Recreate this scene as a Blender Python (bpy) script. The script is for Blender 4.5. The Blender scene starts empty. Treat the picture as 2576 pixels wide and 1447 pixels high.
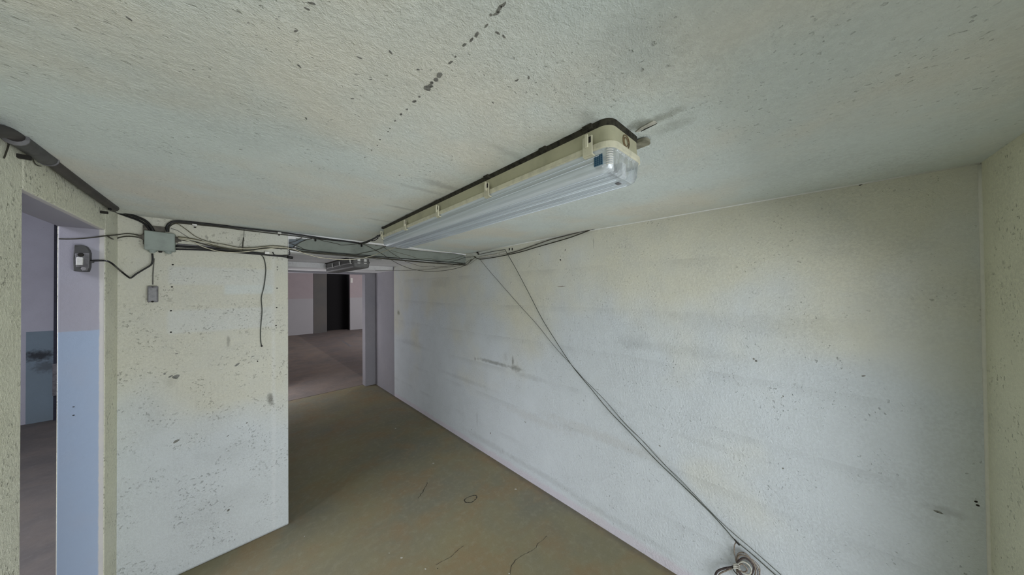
import bpy, bmesh, math, random
from mathutils import Vector, Matrix, noise
random.seed(7)
C = bpy.context.scene.collection
S = bpy.context.scene

# ------------------------------------------------------------------ camera, world, lights, exposure
FPX, YAW, PITCH, ROLL, EYE = 718.0, .7774, .009, -.009, 1.63
F_ = Vector((math.sin(YAW)*math.cos(PITCH), math.cos(YAW)*math.cos(PITCH), math.sin(PITCH)))
R0 = Vector((math.cos(YAW), -math.sin(YAW), 0)); U0 = R0.cross(F_)
R_ = R0*math.cos(ROLL) + U0*math.sin(ROLL); U_ = U0*math.cos(ROLL) - R0*math.sin(ROLL)
cam_d = bpy.data.cameras.new('camera'); cam = bpy.data.objects.new('camera', cam_d); C.objects.link(cam)
cam_d.sensor_width = 36; cam_d.lens = FPX/2576*36; cam_d.clip_start = .02
m3 = Matrix((R_, U_, -F_)).transposed()
cam.matrix_world = Matrix.Translation((0, 0, EYE)) @ m3.to_4x4()
S.camera = cam

w = bpy.data.worlds.new('world'); S.world = w; w.use_nodes = True
w.node_tree.nodes['Background'].inputs[0].default_value = (.84, .89, .98, 1)
w.node_tree.nodes['Background'].inputs[1].default_value = 1.6
def area(name, loc, size, sy, power, col, aim):
    d = bpy.data.lights.new(name, 'AREA'); d.shape = 'RECTANGLE'; d.size = size; d.size_y = sy
    d.energy = power; d.color = col
    o = bpy.data.objects.new(name, d); C.objects.link(o); o.location = loc
    o.rotation_euler = (Vector(aim)-Vector(loc)).to_track_quat('-Z', 'Y').to_euler(); return o
# daylight coming in under the half-raised garage door behind the camera
area('daylight_outside', (-.2, -2.7, 1.0), 6.2, 2.0, 96, (.93, .96, .98), (.4, 2.5, 1.1))
area('daylight_off_the_driveway', (.6, -3.1, .02), 4.6, 2.6, 215, (.92, .95, .98), (.7, 1.6, 2.2))
# daylight of the room through the left opening; unseen fill lamps added in the hall beyond
area('side_room_daylight', (-2.0, 2.6, 2.85), 1.6, 2.0, 150, (.88, .90, 1.0), (-1.2, 3.6, 0))
area('hall_fill', (5.6, 9.2, 2.4), 2.5, 1.6, 150, (1.0, .97, .97), (2.0, 12.0, .8))
area('hall_fill_low', (.02, 6.05, 1.0), 1.0, 1.3, 19, (.97, .96, 1.0), (1.75, 3.6, 1.3))  # hidden lamp added to brighten the passage wall and ceiling
S.view_settings.view_transform = 'Standard'; S.view_settings.look = 'None'
S.view_settings.gamma = 1; S.view_settings.use_curve_mapping = False
S.view_settings.exposure = 0.0

# ------------------------------------------------------------------ helpers
def at(u, v, ax, c):
    "point of the room seen at (u, v) on the plane where coordinate ax equals c"
    d = F_ + R_*((u-1288)/FPX) + U_*((723.5-v)/FPX)
    o = Vector((0, 0, EYE)); return o + d*((c-o[ax])/d[ax])
def kind(o, k='structure'): o['kind'] = k; return o
def tag(o, label, cat, group=None):
    o['label'] = label; o['category'] = cat
    if group: o['group'] = group
    return o
def link(name, me, parent=None, mats=()):
    o = bpy.data.objects.new(name, me); C.objects.link(o)
    for m in mats: me.materials.append(m)
    if parent is not None: o.parent = parent; o.matrix_parent_inverse = parent.matrix_world.inverted()
    return o
def fin(name, bm, mat, parent=None, smooth=False, bevel=0, local=False):
    bmesh.ops.recalc_face_normals(bm, faces=bm.faces)
    me = bpy.data.meshes.new(name); bm.to_mesh(me); bm.free()
    if smooth:
        for p in me.polygons: p.use_smooth = True
    mats = mat if isinstance(mat, (list, tuple)) else [mat]
    o = bpy.data.objects.new(name, me); C.objects.link(o)
    for m in mats: me.materials.append(m)
    if parent is not None:
        o.parent = parent
        if not local:
            bpy.context.view_layer.update()
            o.matrix_parent_inverse = parent.matrix_world.inverted()
    if bevel:
        b = o.modifiers.new('bevel', 'BEVEL'); b.width = bevel; b.segments = 3; b.limit_method = 'ANGLE'
    return o
def empty(name, loc, rz=0):
    o = bpy.data.objects.new(name, None); C.objects.link(o); o.location = loc; o.rotation_euler = (0, 0, rz)
    o.empty_display_size = .05; bpy.context.view_layer.update(); return o
def box(bm, a, b, mi=0):
    x0, y0, z0 = a; x1, y1, z1 = b
    vs = [bm.verts.new(p) for p in ((x0,y0,z0),(x1,y0,z0),(x1,y1,z0),(x0,y1,z0),(x0,y0,z1),(x1,y0,z1),(x1,y1,z1),(x0,y1,z1))]
    fs = [bm.faces.new([vs[i] for i in q]) for q in ((3,2,1,0),(4,5,6,7),(0,1,5,4),(1,2,6,5),(2,3,7,6),(3,0,4,7))]
    for f in fs: f.material_index = mi
    return fs
def mbox(name, a, b, mat, parent=None, bevel=0, local=False):
    bm = bmesh.new(); box(bm, a, b); return fin(name, bm, mat, parent, bevel=bevel, local=local)
def rot_frame(d):
    d = d.normalized(); up = Vector((0, 0, 1)) if abs(d.z) < .9 else Vector((1, 0, 0))
    a = d.cross(up).normalized(); return a, d.cross(a).normalized()
def smooth_path(P, n=6):
    P = [Vector(p) for p in P]
    if len(P) < 3 or n < 2: return P
    out = []
    for i in range(len(P)-1):
        p0 = P[max(i-1, 0)]; p1 = P[i]; p2 = P[i+1]; p3 = P[min(i+2, len(P)-1)]
        for k in range(n):
            t = k/n
            out.append(.5*((2*p1)+(p2-p0)*t+(2*p0-5*p1+4*p2-p3)*t*t+(3*p1-p0-3*p2+p3)*t**3))
    out.append(P[-1]); return out
def tube(bm, P, r, sides=8, n=6):
    P = smooth_path(P, n); rings = []
    a = None
    for i, p in enumerate(P):
        d = (P[min(i+1, len(P)-1)]-P[max(i-1, 0)])
        if d.length < 1e-9: continue
        d.normalize()
        if a is None: a, b = rot_frame(d)
        else:
            a = (a-d*a.dot(d)).normalized(); b = d.cross(a)
        rr = r[i*len(r)//len(P)] if isinstance(r, (list, tuple)) else r
        rings.append([bm.verts.new(p+a*rr*math.cos(2*math.pi*k/sides)+b*rr*math.sin(2*math.pi*k/sides)) for k in range(sides)])
    for i in range(len(rings)-1):
        for k in range(sides):
            bm.faces.new((rings[i][k], rings[i][(k+1)%sides], rings[i+1][(k+1)%sides], rings[i+1][k]))
    bm.faces.new(list(reversed(rings[0]))); bm.faces.new(rings[-1])
def mtube(name, P, r, mat, parent=None, sides=8, n=6, local=False):
    bm = bmesh.new(); tube(bm, P, r, sides, n); return fin(name, bm, mat, parent, smooth=True, local=local)
def cyl(bm, p, d, r, h, sides=16):
    tube(bm, [Vector(p), Vector(p)+Vector(d).normalized()*h], r, sides, 1)
def rrect(w, l, r, z, cx=0, cy=0, seg=9):
    pts = []
    for sx, sy, a0 in ((1, 1, 0), (-1, 1, 90), (-1, -1, 180), (1, -1, 270)):
        for k in range(seg+1):
            a = math.radians(a0+90*k/seg)
            pts.append((cx+sx*(w/2-r)+r*math.cos(a), cy+sy*(l/2-r)+r*math.sin(a), z))
    return pts
def loft(bm, rings, cap0=True, cap1=True):
    R = [[bm.verts.new(p) for p in ring] for ring in rings]; n = len(R[0])
    for i in range(len(R)-1):
        for k in range(n): bm.faces.new((R[i][k], R[i][(k+1)%n], R[i+1][(k+1)%n], R[i+1][k]))
    if cap0: bm.faces.new(R[0])
    if cap1: bm.faces.new(list(reversed(R[-1])))

# ------------------------------------------------------------------ materials
def lin(c): return tuple(((x/255+.055)/1.055)**2.4 if x > 10 else x/255/12.92 for x in c)+(1,)
class NT:
    def __init__(s, name):
        s.m = bpy.data.materials.new(name); s.m.use_nodes = True; s.t = s.m.node_tree
        s.b = s.t.nodes['Principled BSDF']; s.pos = s.t.nodes.new('ShaderNodeTexCoord').outputs['Object']
    def n(s, typ, **kw):
        x = s.t.nodes.new(typ)
        for k, v in kw.items(): setattr(x, k, v)
        return x
    def link(s, a, b): s.t.links.new(a, b)
    def put(s, sock, v):
        if isinstance(v, (int, float, tuple, list, Vector)): sock.default_value = v
        else: s.link(v, sock)
    def noise(s, scale, detail=4, rough=.55, vec=None, dist=0):
        x = s.n('ShaderNodeTexNoise'); x.inputs['Scale'].default_value = scale; x.inputs['Detail'].default_value = detail
        x.inputs['Roughness'].default_value = rough; x.inputs['Distortion'].default_value = dist
        s.link(vec or s.pos, x.inputs['Vector']); return x.outputs[0]
    def math(s, op, a, b=0., c=None):
        x = s.n('ShaderNodeMath', operation=op); s.put(x.inputs[0], a); s.put(x.inputs[1], b)
        if c is not None: s.put(x.inputs[2], c)
        return x.outputs[0]
    def ramp(s, v, lo, hi, a=0., b=1.):
        x = s.n('ShaderNodeMapRange', interpolation_type='SMOOTHSTEP'); s.put(x.inputs[0], v)
        for i, q in enumerate((lo, hi, a, b)): s.put(x.inputs[i+1], q)
        return x.outputs[0]
    def mix(s, fac, a, b, blend='MIX'):
        x = s.n('ShaderNodeMix', data_type='RGBA', blend_type=blend)
        s.put(x.inputs[0], fac); s.put(x.inputs[6], a); s.put(x.inputs[7], b); return x.outputs[2]
    def scaled(s, sc, loc=(0, 0, 0), rot=(0, 0, 0)):
        x = s.n('ShaderNodeMapping'); s.link(s.pos, x.inputs[0]); x.inputs[1].default_value = loc
        x.inputs[2].default_value = rot; x.inputs[3].default_value = sc; return x.outputs[0]
    def blob(s, c, rad, amp, wob=.35, sc=30):
        "soft stain centred at c with radii rad"
        sub = s.n('ShaderNodeVectorMath', operation='SUBTRACT'); s.link(s.pos, sub.inputs[0]); sub.inputs[1].default_value = c
        dv = s.n('ShaderNodeVectorMath', operation='DIVIDE'); s.link(sub.outputs[0], dv.inputs[0]); dv.inputs[1].default_value = rad
        ln = s.n('ShaderNodeVectorMath', operation='LENGTH'); s.link(dv.outputs[0], ln.inputs[0])
        v = s.math('ADD', ln.outputs['Value'], s.math('MULTIPLY', s.math('SUBTRACT', s.nz(sc), .5), wob*4))
        return s.ramp(v, .2, 1.1, amp, 0.)
    def nz(s, sc):
        if not hasattr(s, '_c'): s._c = {}
        if sc not in s._c: s._c[sc] = s.noise(sc, 4, .6)
        return s._c[sc]
    def box(s, a, b, soft=.006):
        sep = s.sep(); v = None
        for ax in range(3):
            if a[ax] is None: continue
            q = s.math('MULTIPLY', s.ramp(sep[ax], a[ax]-soft, a[ax]+soft), s.ramp(sep[ax], b[ax]-soft, b[ax]+soft, 1., 0.))
            v = q if v is None else s.math('MULTIPLY', v, q)
        return v
    def sep(s):
        if not hasattr(s, '_s'):
            x = s.n('ShaderNodeSeparateXYZ'); s.link(s.pos, x.inputs[0]); s._s = x.outputs
        return s._s
    def done(s, col, rough=.9, bump=None, strength=.4, dist=.002, spec=.2):
        s.put(s.b.inputs['Base Color'], col); s.put(s.b.inputs['Roughness'], rough)
        s.b.inputs['Specular IOR Level'].default_value = spec
        if bump is not None:
            x = s.n('ShaderNodeBump'); x.inputs['Strength'].default_value = strength; x.inputs['Distance'].default_value = dist
            s.link(bump, x.inputs['Height']); s.link(x.outputs[0], s.b.inputs['Normal'])
        return s.m

def up(c, k=1.5): return tuple(255*(1.055*min(.86, k*q)**(1/2.4)-.055) for q in lin(c)[:3])
def plaster(name, base, tint, dark=(92, 90, 82), bands=None, stains=(), patches=(), specks=.64, rough_relief=1.0, strip=None, tintscale=1.3, k=1.5, zt=None):
    s = NT(name); base = up(base, k); tint = up(tint, k); strip = strip and up(strip, k); patches = [(a, b, up(c, k), f) for a, b, c, f in patches]
    tv = s.noise(tintscale, 3, .5)
    if zt: tv = s.math('ADD', tv, s.ramp(s.sep()[2], zt[0], zt[1], -.22, .15))
    col = s.mix(s.ramp(tv, .36, .66), lin(base), lin(tint))
    # cloudy wear
    col = s.mix(s.ramp(s.noise(6, 6, .65), .35, .75, 0., .22), col, lin([q*.90 for q in base]))
    if bands:                                      # boards of the formwork still read as faint level bands
        z = s.sep()[2]
        wv = s.n('ShaderNodeTexWave', wave_type='BANDS', bands_direction='Z', wave_profile='SAW'); wv.inputs['Scale'].default_value = bands
        wv.inputs['Distortion'].default_value = .6; wv.inputs['Detail'].default_value = 2; s.link(s.scaled((.4, .4, 1)), wv.inputs['Vector'])
        bandm = s.math('MULTIPLY', s.ramp(wv.outputs['Fac'], .78, 1.0), s.ramp(s.noise(1.7, 3, .6), .42, .62))
        col = s.mix(s.math('MULTIPLY', bandm, .11), col, lin(dark))
    for a, b, c, f in patches:
        edge = s.box(a, b, .012); col = s.mix(s.math('MULTIPLY', edge, f), col, lin(c))
    if strip: col = s.mix(s.math('MULTIPLY', s.ramp(s.math('ADD', s.sep()[2], s.math('MULTIPLY', s.math('SUBTRACT', s.nz(9), .5), .05)), .035, .075, 1., 0.), .75), col, lin(strip))
    sp = s.math('MULTIPLY', s.ramp(s.noise(85, 3, .5), specks, specks+.09), s.ramp(s.noise(7, 3, .6), .40, .66))
    col = s.mix(s.math('MULTIPLY', sp, .28), col, lin(dark))
    for c, r, amp, *k in stains:
        cc = lin(k[0]) if k else lin(dark)
        col = s.mix(s.blob(c, r, amp), col, cc)
    fine = s.noise(420, 2, .6); mid = s.noise(95, 4, .6); big = s.noise(14, 3, .5)
    pits = s.math('MULTIPLY', s.ramp(mid, .40, .62, 1., 0.), s.ramp(s.noise(4, 3, .6), .3, .7, .03, .11))   # hollows of the render coat made darker in the colour
    col = s.mix(s.math('MULTIPLY', pits, rough_relief), col, lin(dark))
    flow = s.noise(1., 3, .6, vec=s.scaled((34, 34, 60), rot=(.3, .2, .4)))
    col = s.mix(s.ramp(flow, .55, .72, 0., .06), col, lin([min(255, q*1.08) for q in base]))
    h = s.math('ADD', s.math('MULTIPLY', fine, .35), s.math('MULTIPLY', mid, .8))
    h = s.math('ADD', h, s.math('MULTIPLY', big, .9*min(1, rough_relief)))
    h = s.math('SUBTRACT', h, s.math('MULTIPLY', sp, .9))
    return s.done(col, .93, h, .8*rough_relief, .0055, .15)
def flat(name, c, rough=.5, metal=0, var=.12, scale=40, spec=.4, bump=0):
    s = NT(name); d = [q*(1-var*1.6) for q in c]
    col = s.mix(s.ramp(s.noise(scale, 4, .6), .4, .72, 0., 1.), lin(c), lin(d))
    s.b.inputs['Metallic'].default_value = metal
    return s.done(col, rough, s.noise(scale*4, 3) if bump else None, bump, .001, spec)

Y1, W, L, YE = 2.548, 1.809, -.43, -.43
def A(u, v, ax, c): return tuple(at(u, v, ax, c))

right_st = [((W, 2.10, .93), (.1, .30, .022), 0.495), ((W, 1.80, .935), (.1, .10, .035), 0.495), ((W, 1.835, .99), (.1, .018, .06), 0.540), ((W, 1.62, .89), (.1, .22, .03), 0.158),
            ((W, 1.93, 1.01), (.1, .03, .05), 0.135), ((W, 1.30, 1.655), (.1, .045, .004), 0.810, (105, 80, 55)), ((W, 1.02, 1.95), (.1, .003, .05), 0.495),
            ((W, 4.30, 1.30), (.1, .06, .05), 0.540, (90, 95, 40)), ((W, 3.1, 1.72), (.1, .30, .06), 0.126), ((W, 3.9, .90), (.1, .5, .05), 0.126), ((W, 2.6, .66), (.1, .6, .03), 0.135),
            ((W, 2.37, .30), (.1, .012, .11), 0.203), ((W, 2.2, .12), (.1, .5, .04), 0.135), ((W, 1.5, .12), (.1, .6, .035), 0.144), ((W, .9, .10), (.1, .5, .03), 0.135),
            ((W, .55, 1.28), (.1, .4, .05), 0.099), ((W, .2, 1.45), (.1, .5, .07), 0.090), ((W, .4, .80), (.1, .3, .02), 0.090),
            ((W, 1.0, .62), (.1, .6, .05), 0.135, (160, 140, 110)), ((W, 1.6, .55), (.1, .5, .05), 0.113, (160, 140, 110)), ((W, -.35, .83), (.1, .06, .02), 0.225), ((W, .75, 1.30), (.1, .12, .06), 0.113)]
M_right = plaster('painted_plaster_long', (183, 189, 193), (189, 188, 175), bands=1.05, k=1.5, zt=(.5, 1.9), stains=right_st, strip=(182, 176, 184))
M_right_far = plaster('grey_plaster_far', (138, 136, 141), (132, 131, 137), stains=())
pil_st = [((.19, Y1, .90), (.022, .1, .05), 0.675), ((-.013, Y1, 1.32), (.01, .1, .05), 0.450), ((-.25, Y1, 1.13), (.03, .1, .05), 0.122), ((-.30, Y1, .95), (.05, .1, .12), 0.052), ((.0, Y1, .62), (.2, .1, .09), 0.070), ((-.02, Y1, .30), (.3, .1, .12), 0.077)]
M_pillar = plaster('painted_plaster_pillar', (178, 183, 184), (182, 181, 168), zt=(.1, 1.5), k=1.4, stains=pil_st, specks=.60,
                   patches=[((-.255, None, 1.68), (.205, None, 1.785), (182, 188, 192), .32), ((-.03, None, 1.62), (.205, None, 1.68), (180, 190, 194), .45), ((-.26, None, 1.395), (.20, None, 1.53), (182, 188, 192), .32), ((.20, None, .02), (.215, None, 1.9), (196, 198, 198), .3), ((-1, None, -.1), (1, None, .004), (70, 68, 60), .9)])
M_left = plaster('cream_roughcast', (188, 188, 162), (182, 182, 166), specks=.60, rough_relief=1.6, k=1.9)
M_end = plaster('cream_plaster_end', (188, 186, 160), (182, 181, 160), specks=.62, rough_relief=1.2, k=1.9)
def reveal_mat():
    s = NT('reveal_paint'); z = s.sep()[2]
    hi = lin((166, 164, 174)); lo = lin((162, 178, 200))
    e = s.math('ADD', z, s.math('MULTIPLY', s.math('SUBTRACT', s.nz(25), .5), .012))
    col = s.mix(s.ramp(e, 1.455, 1.463), lo, hi)
    inset = s.ramp(s.math('ADD', s.sep()[0], s.math('MULTIPLY', s.math('SUBTRACT', s.nz(25), .5), .006)), -.449, -.444)
    col = s.mix(inset, col, lin((206, 203, 198)))
    col = s.mix(s.ramp(s.noise(9, 5), .4, .8, 0., .25), col, lin((170, 176, 190)))
    h = s.math('ADD', s.math('MULTIPLY', s.noise(300, 2), .3), s.noise(60, 4))
    return s.done(col, .85, h, .35, .003, .2)
M_reveal = reveal_mat()
ceil_st = [((.60, 1.00, 2.047), (.14, .035, .1), 0.270), ((.55, 1.10, 2.047), (.16, .025, .1), 0.195), ((.62, 1.42, 2.047), (.15, .02, .1), 0.240), ((.61, .62, 2.047), (.13, .02, .1), 0.165), ((.63, .36, 2.047), (.06, .03, .1), 0.262), (A(1655, 300, 2, 2.047), (.022, .075, .1), .42, (92, 90, 62)), (A(1600, 318, 2, 2.047), (.03, .05, .1), .45, (80, 78, 56)), (A(1690, 318, 2, 2.047), (.035, .06, .1), .22, (96, 96, 70)),
           ((.5, .2, 2.047), (.12, .10, .1), 0.120), ((0, .9, 2.05), (.35, .3, .1), 0.075), ((.62, 1.75, 2.047), (.1, .02, .1), 0.188)]
M_ceil = plaster('ceiling_paint', (178, 185, 183), (182, 181, 172), stains=ceil_st, specks=.63, tintscale=2.2, rough_relief=.9, k=1.75)
M_ceil2 = plaster('passage_ceiling_paint', (182, 180, 184), (176, 176, 178), k=2.2)
M_far = plaster('hall_paint', (150, 140, 143), (146, 138, 142), rough_relief=.5, patches=[((None, None, -.1), (None, None, 1.37), (150, 150, 154), .95)])
M_side = plaster('side_room_paint', (160, 160, 167), (152, 151, 158), rough_relief=.5)
def floor_mat(name, a, b, c, grain=1.):
    s = NT(name)
    col = s.mix(s.ramp(s.noise(1.1, 5, .6), .35, .68), lin(a), lin(b))
    col = s.mix(s.ramp(s.noise(3.2, 6, .62, dist=.4), .42, .72, 0., .7), col, lin(c))
    col = s.mix(s.ramp(s.noise(22, 6, .7), .45, .8, 0., .35), col, lin([q*1.35 for q in b]))
    col = s.mix(s.ramp(s.noise(160, 2, .5), .55, .8, 0., .25), col, lin([q*.6 for q in a]))
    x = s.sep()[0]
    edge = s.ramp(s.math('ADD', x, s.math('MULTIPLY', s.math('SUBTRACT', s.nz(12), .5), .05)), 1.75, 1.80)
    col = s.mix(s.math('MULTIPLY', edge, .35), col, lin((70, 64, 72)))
    h = s.math('ADD', s.noise(9, 5), s.math('MULTIPLY', s.noise(120, 4), .35*grain))
    return s.done(col, s.ramp(s.noise(3, 4), .3, .7, .62, .85), h, .35, .004, .3)
M_floor = floor_mat('garage_floor_concrete', (140, 133, 104), (126, 124, 108), (144, 122, 90))
M_floor2 = floor_mat('hall_floor_concrete', (134, 123, 116), (118, 113, 111), (150, 134, 122))
M_ground = floor_mat('driveway_concrete', (150, 150, 146), (140, 140, 138), (160, 156, 150))
M_black = flat('black_cable_sheath', (24, 24, 25), .45, spec=.4)
M_pipe = flat('dark_brown_conduit', (62, 56, 54), .5, var=.2, scale=15)
M_olive = flat('olive_wire', (92, 88, 66), .6)
M_dkolive = flat('dark_wire', (62, 60, 50), .6)
M_cream = flat('cream_wire', (205, 200, 178), .5)
M_grey_ = flat('grey_cord', (110, 110, 104), .7)
M_cord = flat('grey_green_cord', (84, 88, 82), .8)
M_jbox = flat('grey_plastic_box', (150, 160, 153), .55, var=.06, scale=12)
M_jback = flat('dusty_brown_plastic', (104, 100, 92), .8, var=.2)
M_clipw = flat('white_plastic', (222, 222, 218), .5, var=.05)
M_dgrey = flat('dark_grey_plastic', (78, 78, 78), .5, var=.15)
M_mgrey = flat('mid_grey_plastic', (120, 119, 122), .5, var=.15)
M_lamp = flat('cream_lamp_housing', (186, 184, 156), .45, var=.06, scale=9)
M_clip = flat('cream_clip', (214, 211, 188), .4, var=.06)
M_gap = flat('dark_gap_shade', (62, 60, 50), .95, var=.35, scale=60, bump=.6)
M_tray = flat('white_reflector', (190, 196, 200), .4, var=.03)
M_tube = flat('white_lamp_tube', (214, 226, 228), .2, var=.02)
M_metal = flat('lamp_cap_metal', (150, 150, 150), .3, metal=1, var=.1)
M_hole = flat('dark_plug', (40, 38, 34), .9)
M_chip = flat('bare_concrete_chip', (136, 136, 130), .95, var=.25, scale=120)
M_beam = flat('grey_green_board', (128, 134, 127), .85, var=.08, scale=8)
M_beamdk = flat('slate_board', (112, 120, 126), .85, var=.08, scale=8)
M_lamp_shade = flat('shaded_lamp_housing', (112, 112, 110), .55, var=.08)  # shade on the beige passage light put into a greyer colour
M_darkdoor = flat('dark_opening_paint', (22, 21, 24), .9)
M_darkgap = flat('dark_blue_gap', (48, 48, 62), .7)
M_dado = None
M_twine = flat('twine', (150, 138, 126), .9, var=.3, scale=200)
M_twined = flat('dark_twine', (88, 78, 76), .9, var=.3, scale=200)
M_door = flat('white_door_steel', (190, 192, 190), .5, var=.05)
M_flake = flat('white_plaster_flake', (206, 204, 194), .9, var=.15)
def lens_mat():
    s = NT('clear_ribbed_plastic'); t = s.t
    tr = s.n('ShaderNodeBsdfTransparent'); tr.inputs[0].default_value = (.95, .975, 1, 1)
    gl = s.n('ShaderNodeBsdfGlossy'); gl.inputs['Roughness'].default_value = .12; gl.inputs[0].default_value = (.9, .95, 1, 1)
    df = s.n('ShaderNodeBsdfDiffuse'); df.inputs[0].default_value = (.84, .92, .99, 1)
    wv = s.n('ShaderNodeTexWave', wave_type='BANDS', bands_direction='X', wave_profile='SIN'); wv.inputs['Scale'].default_value = 55
    wv.inputs['Distortion'].default_value = 0; s.link(s.pos, wv.inputs['Vector'])
    bp = s.n('ShaderNodeBump'); bp.inputs['Strength'].default_value = .35; bp.inputs['Distance'].default_value = .0015
    s.link(wv.outputs['Fac'], bp.inputs['Height'])
    s.link(bp.outputs[0], gl.inputs['Normal']); s.link(bp.outputs[0], df.inputs['Normal'])
    st = s.noise(1.0, 2, .5, vec=s.scaled((55, .25, 40)))
    endm = s.ramp(s.sep()[1], .0, .03, .45, 1.)
    m1 = s.n('ShaderNodeMixShader'); s.link(s.math('MULTIPLY', s.ramp(st, .36, .64, .44, .74), endm), m1.inputs[0])
    s.link(tr.outputs[0], m1.inputs[1]); s.link(df.outputs[0], m1.inputs[2])
    fr = s.n('ShaderNodeFresnel'); fr.inputs[0].default_value = 1.45; s.link(bp.outputs[0], fr.inputs['Normal'])
    m2 = s.n('ShaderNodeMixShader'); s.link(s.math('MULTIPLY_ADD', fr.outputs[0], 1., .05), m2.inputs[0])
    s.link(m1.outputs[0], m2.inputs[1]); s.link(gl.outputs[0], m2.inputs[2])
    s.link(m2.outputs[0], t.nodes['Material Output'].inputs['Surface']); return s.m
M_lens = lens_mat()
def sticker_mat():
    s = NT('blue_sticker')
    br = s.n('ShaderNodeTexBrick'); s.link(s.scaled((1, 1, 1), rot=(0, math.pi/2, 0)), br.inputs[0]) if False else None
    y = s.sep()[1]; z = s.sep()[2]
    gy = s.ramp(s.math('FRACT', s.math('MULTIPLY', y, 190)), .80, .86); gz = s.ramp(s.math('FRACT', s.math('MULTIPLY', z, 210)), .78, .86)
    col = s.mix(s.math('MAXIMUM', gy, gz), lin((38, 74, 104)), lin((92, 122, 140)))
    return s.done(col, .4)
M_sticker = sticker_mat()

# ------------------------------------------------------------------ the setting
def ceil_z(x, y):
    zl = 2.055 if y > 1.4 else 2.047+.008*max(0, (y-.8)/.6)
    zr = 2.047 - max(0, y-1.1)/(Y1-1.1)*.024
    t = max(0, min(1, (x-.3)/(W-.3))); return zl*(1-t)+zr*t
bm = bmesh.new(); nx, ny = 12, 18; g = []
for j in range(ny+1):
    g.append([bm.verts.new((x, y, ceil_z(x, y))) for x in [L-.13+(W+.1-L+.13)*i/nx for i in range(nx+1)] for y in [YE-.12+(Y1-YE+.12)*j/ny]])
for j in range(ny):
    for i in range(nx): bm.faces.new((g[j][i], g[j+1][i], g[j+1][i+1], g[j][i+1]))
r = bmesh.ops.extrude_face_region(bm, geom=bm.faces[:])
for v in r['geom']:
    if isinstance(v, bmesh.types.BMVert): v.co.z = 2.22
ceiling = kind(fin('ceiling', bm, M_ceil))
kind(mbox('ceiling', (.287, Y1+.13, 2.012), (W+.1, 4.5, 2.2), M_ceil2))
kind(mbox('ceiling', (.287, 4.5, 1.95), (W+.1, 5.27, 2.2), M_ceil2))
kind(mbox('ceiling', (-.6, 5.42, 2.8), (6.2, 13.6, 2.95), M_ceil2))
kind(mbox('ceiling', (-3.4, -.6, 2.92), (-.56, 7.0, 3.05), M_ceil2))

floor = kind(mbox('floor', (L, YE-.1, -.12), (W, 5.40, 0), M_floor))
kind(mbox('floor', (-.6, 5.40, -.12), (6.2, 14.1, .004), M_floor2))
M_floor3 = floor_mat('side_room_floor', (110, 105, 100), (98, 95, 92), (120, 112, 104))
kind(mbox('floor', (-3.4, -.6, -.12), (L, 7.0, -.002), M_floor3))
kind(mbox('floor', (-4, -7.0, -.2), (6, YE-.1, -.03), M_ground))

wr = kind(mbox('wall_right', (W, YE-.12, 0), (W+.12, 4.46, 2.12), M_right))
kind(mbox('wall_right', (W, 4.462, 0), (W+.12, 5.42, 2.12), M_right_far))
pw = kind(mbox('wall_front', (L-.02, Y1, 0), (.287, Y1+.25, 2.12), M_pillar, bevel=.004))
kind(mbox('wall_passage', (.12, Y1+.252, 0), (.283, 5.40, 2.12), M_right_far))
# left wall: two piers and the lintel around the opening; faces inside the opening carry the lilac and blue paint
def left_piece(a, b, faces):
    bm = bmesh.new(); fs = box(bm, a, b)
    for i in faces: fs[i].material_index = 1
    return kind(fin('wall_left', bm, [M_left, M_reveal], bevel=.006))
YN, YF, ZL, XB = 1.58, 2.342, 1.935, -.557
left_piece((XB, YE-.12, 0), (L, YN, 2.12), (4,))
revp = left_piece((XB, YF, 0), (L, Y1+.25, 2.12), (2,))
left_piece((XB, YN, ZL), (L, YF, 2.12), (0,))
# rooms beyond
kind(mbox('wall_side_room', (XB, Y1+.252, 0), (.118, 5.27, 2.92), M_side))
kind(mbox('wall_side_room', (-3.4, 6.85, 0), (XB, 7.0, 2.92), M_side))
kind(mbox('wall_side_room', (-3.5, -.6, 0), (-3.4, 7.0, 2.92), M_side))
kind(mbox('wall_side_room', (-3.4, -.7, 0), (XB-.01, -.6, 2.92), M_side))
kind(mbox('wall_side_room', (XB, -.6, 2.125), (XB+.12, 7.0, 2.92), M_side))
# wall with the far opening
XO = 1.64
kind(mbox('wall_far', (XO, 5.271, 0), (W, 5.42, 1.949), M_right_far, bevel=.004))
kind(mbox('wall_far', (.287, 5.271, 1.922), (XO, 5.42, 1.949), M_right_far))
kind(mbox('wall_far', (-.6, 5.275, 0), (.282, 5.42, 2.8), M_far))
kind(mbox('wall_far', (.287, 5.30, 1.951), (6.2, 5.42, 2.8), M_far))
kind(mbox('wall_far', (W+.121, 5.30, 0), (6.2, 5.42, 1.95), M_far))
hall = [kind(mbox('wall_hall', (-.6, 13.4, 0), (2.30, 13.55, 2.8), M_far)), kind(mbox('wall_hall', (3.58, 13.4, 0), (6.2, 13.55, 2.8), M_far)),
        kind(mbox('wall_hall', (-.75, 5.42, 0), (-.6, 13.55, 2.8), M_far)), kind(mbox('wall_hall', (6.2, 5.42, 0), (6.35, 13.55, 2.8), M_far))]
M_farshade = plaster('hall_wall_shade', (92, 90, 88), (86, 86, 86), rough_relief=.5)  # shading of the far hall wall, painted as a darker upright panel
kind(mbox('wall_hall', (2.30, 13.38, 0), (2.74, 13.55, 2.8), M_farshade))
kind(mbox('wall_hall', (2.74, 13.9, 0), (3.58, 14.0, 2.8), M_darkdoor))
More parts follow.
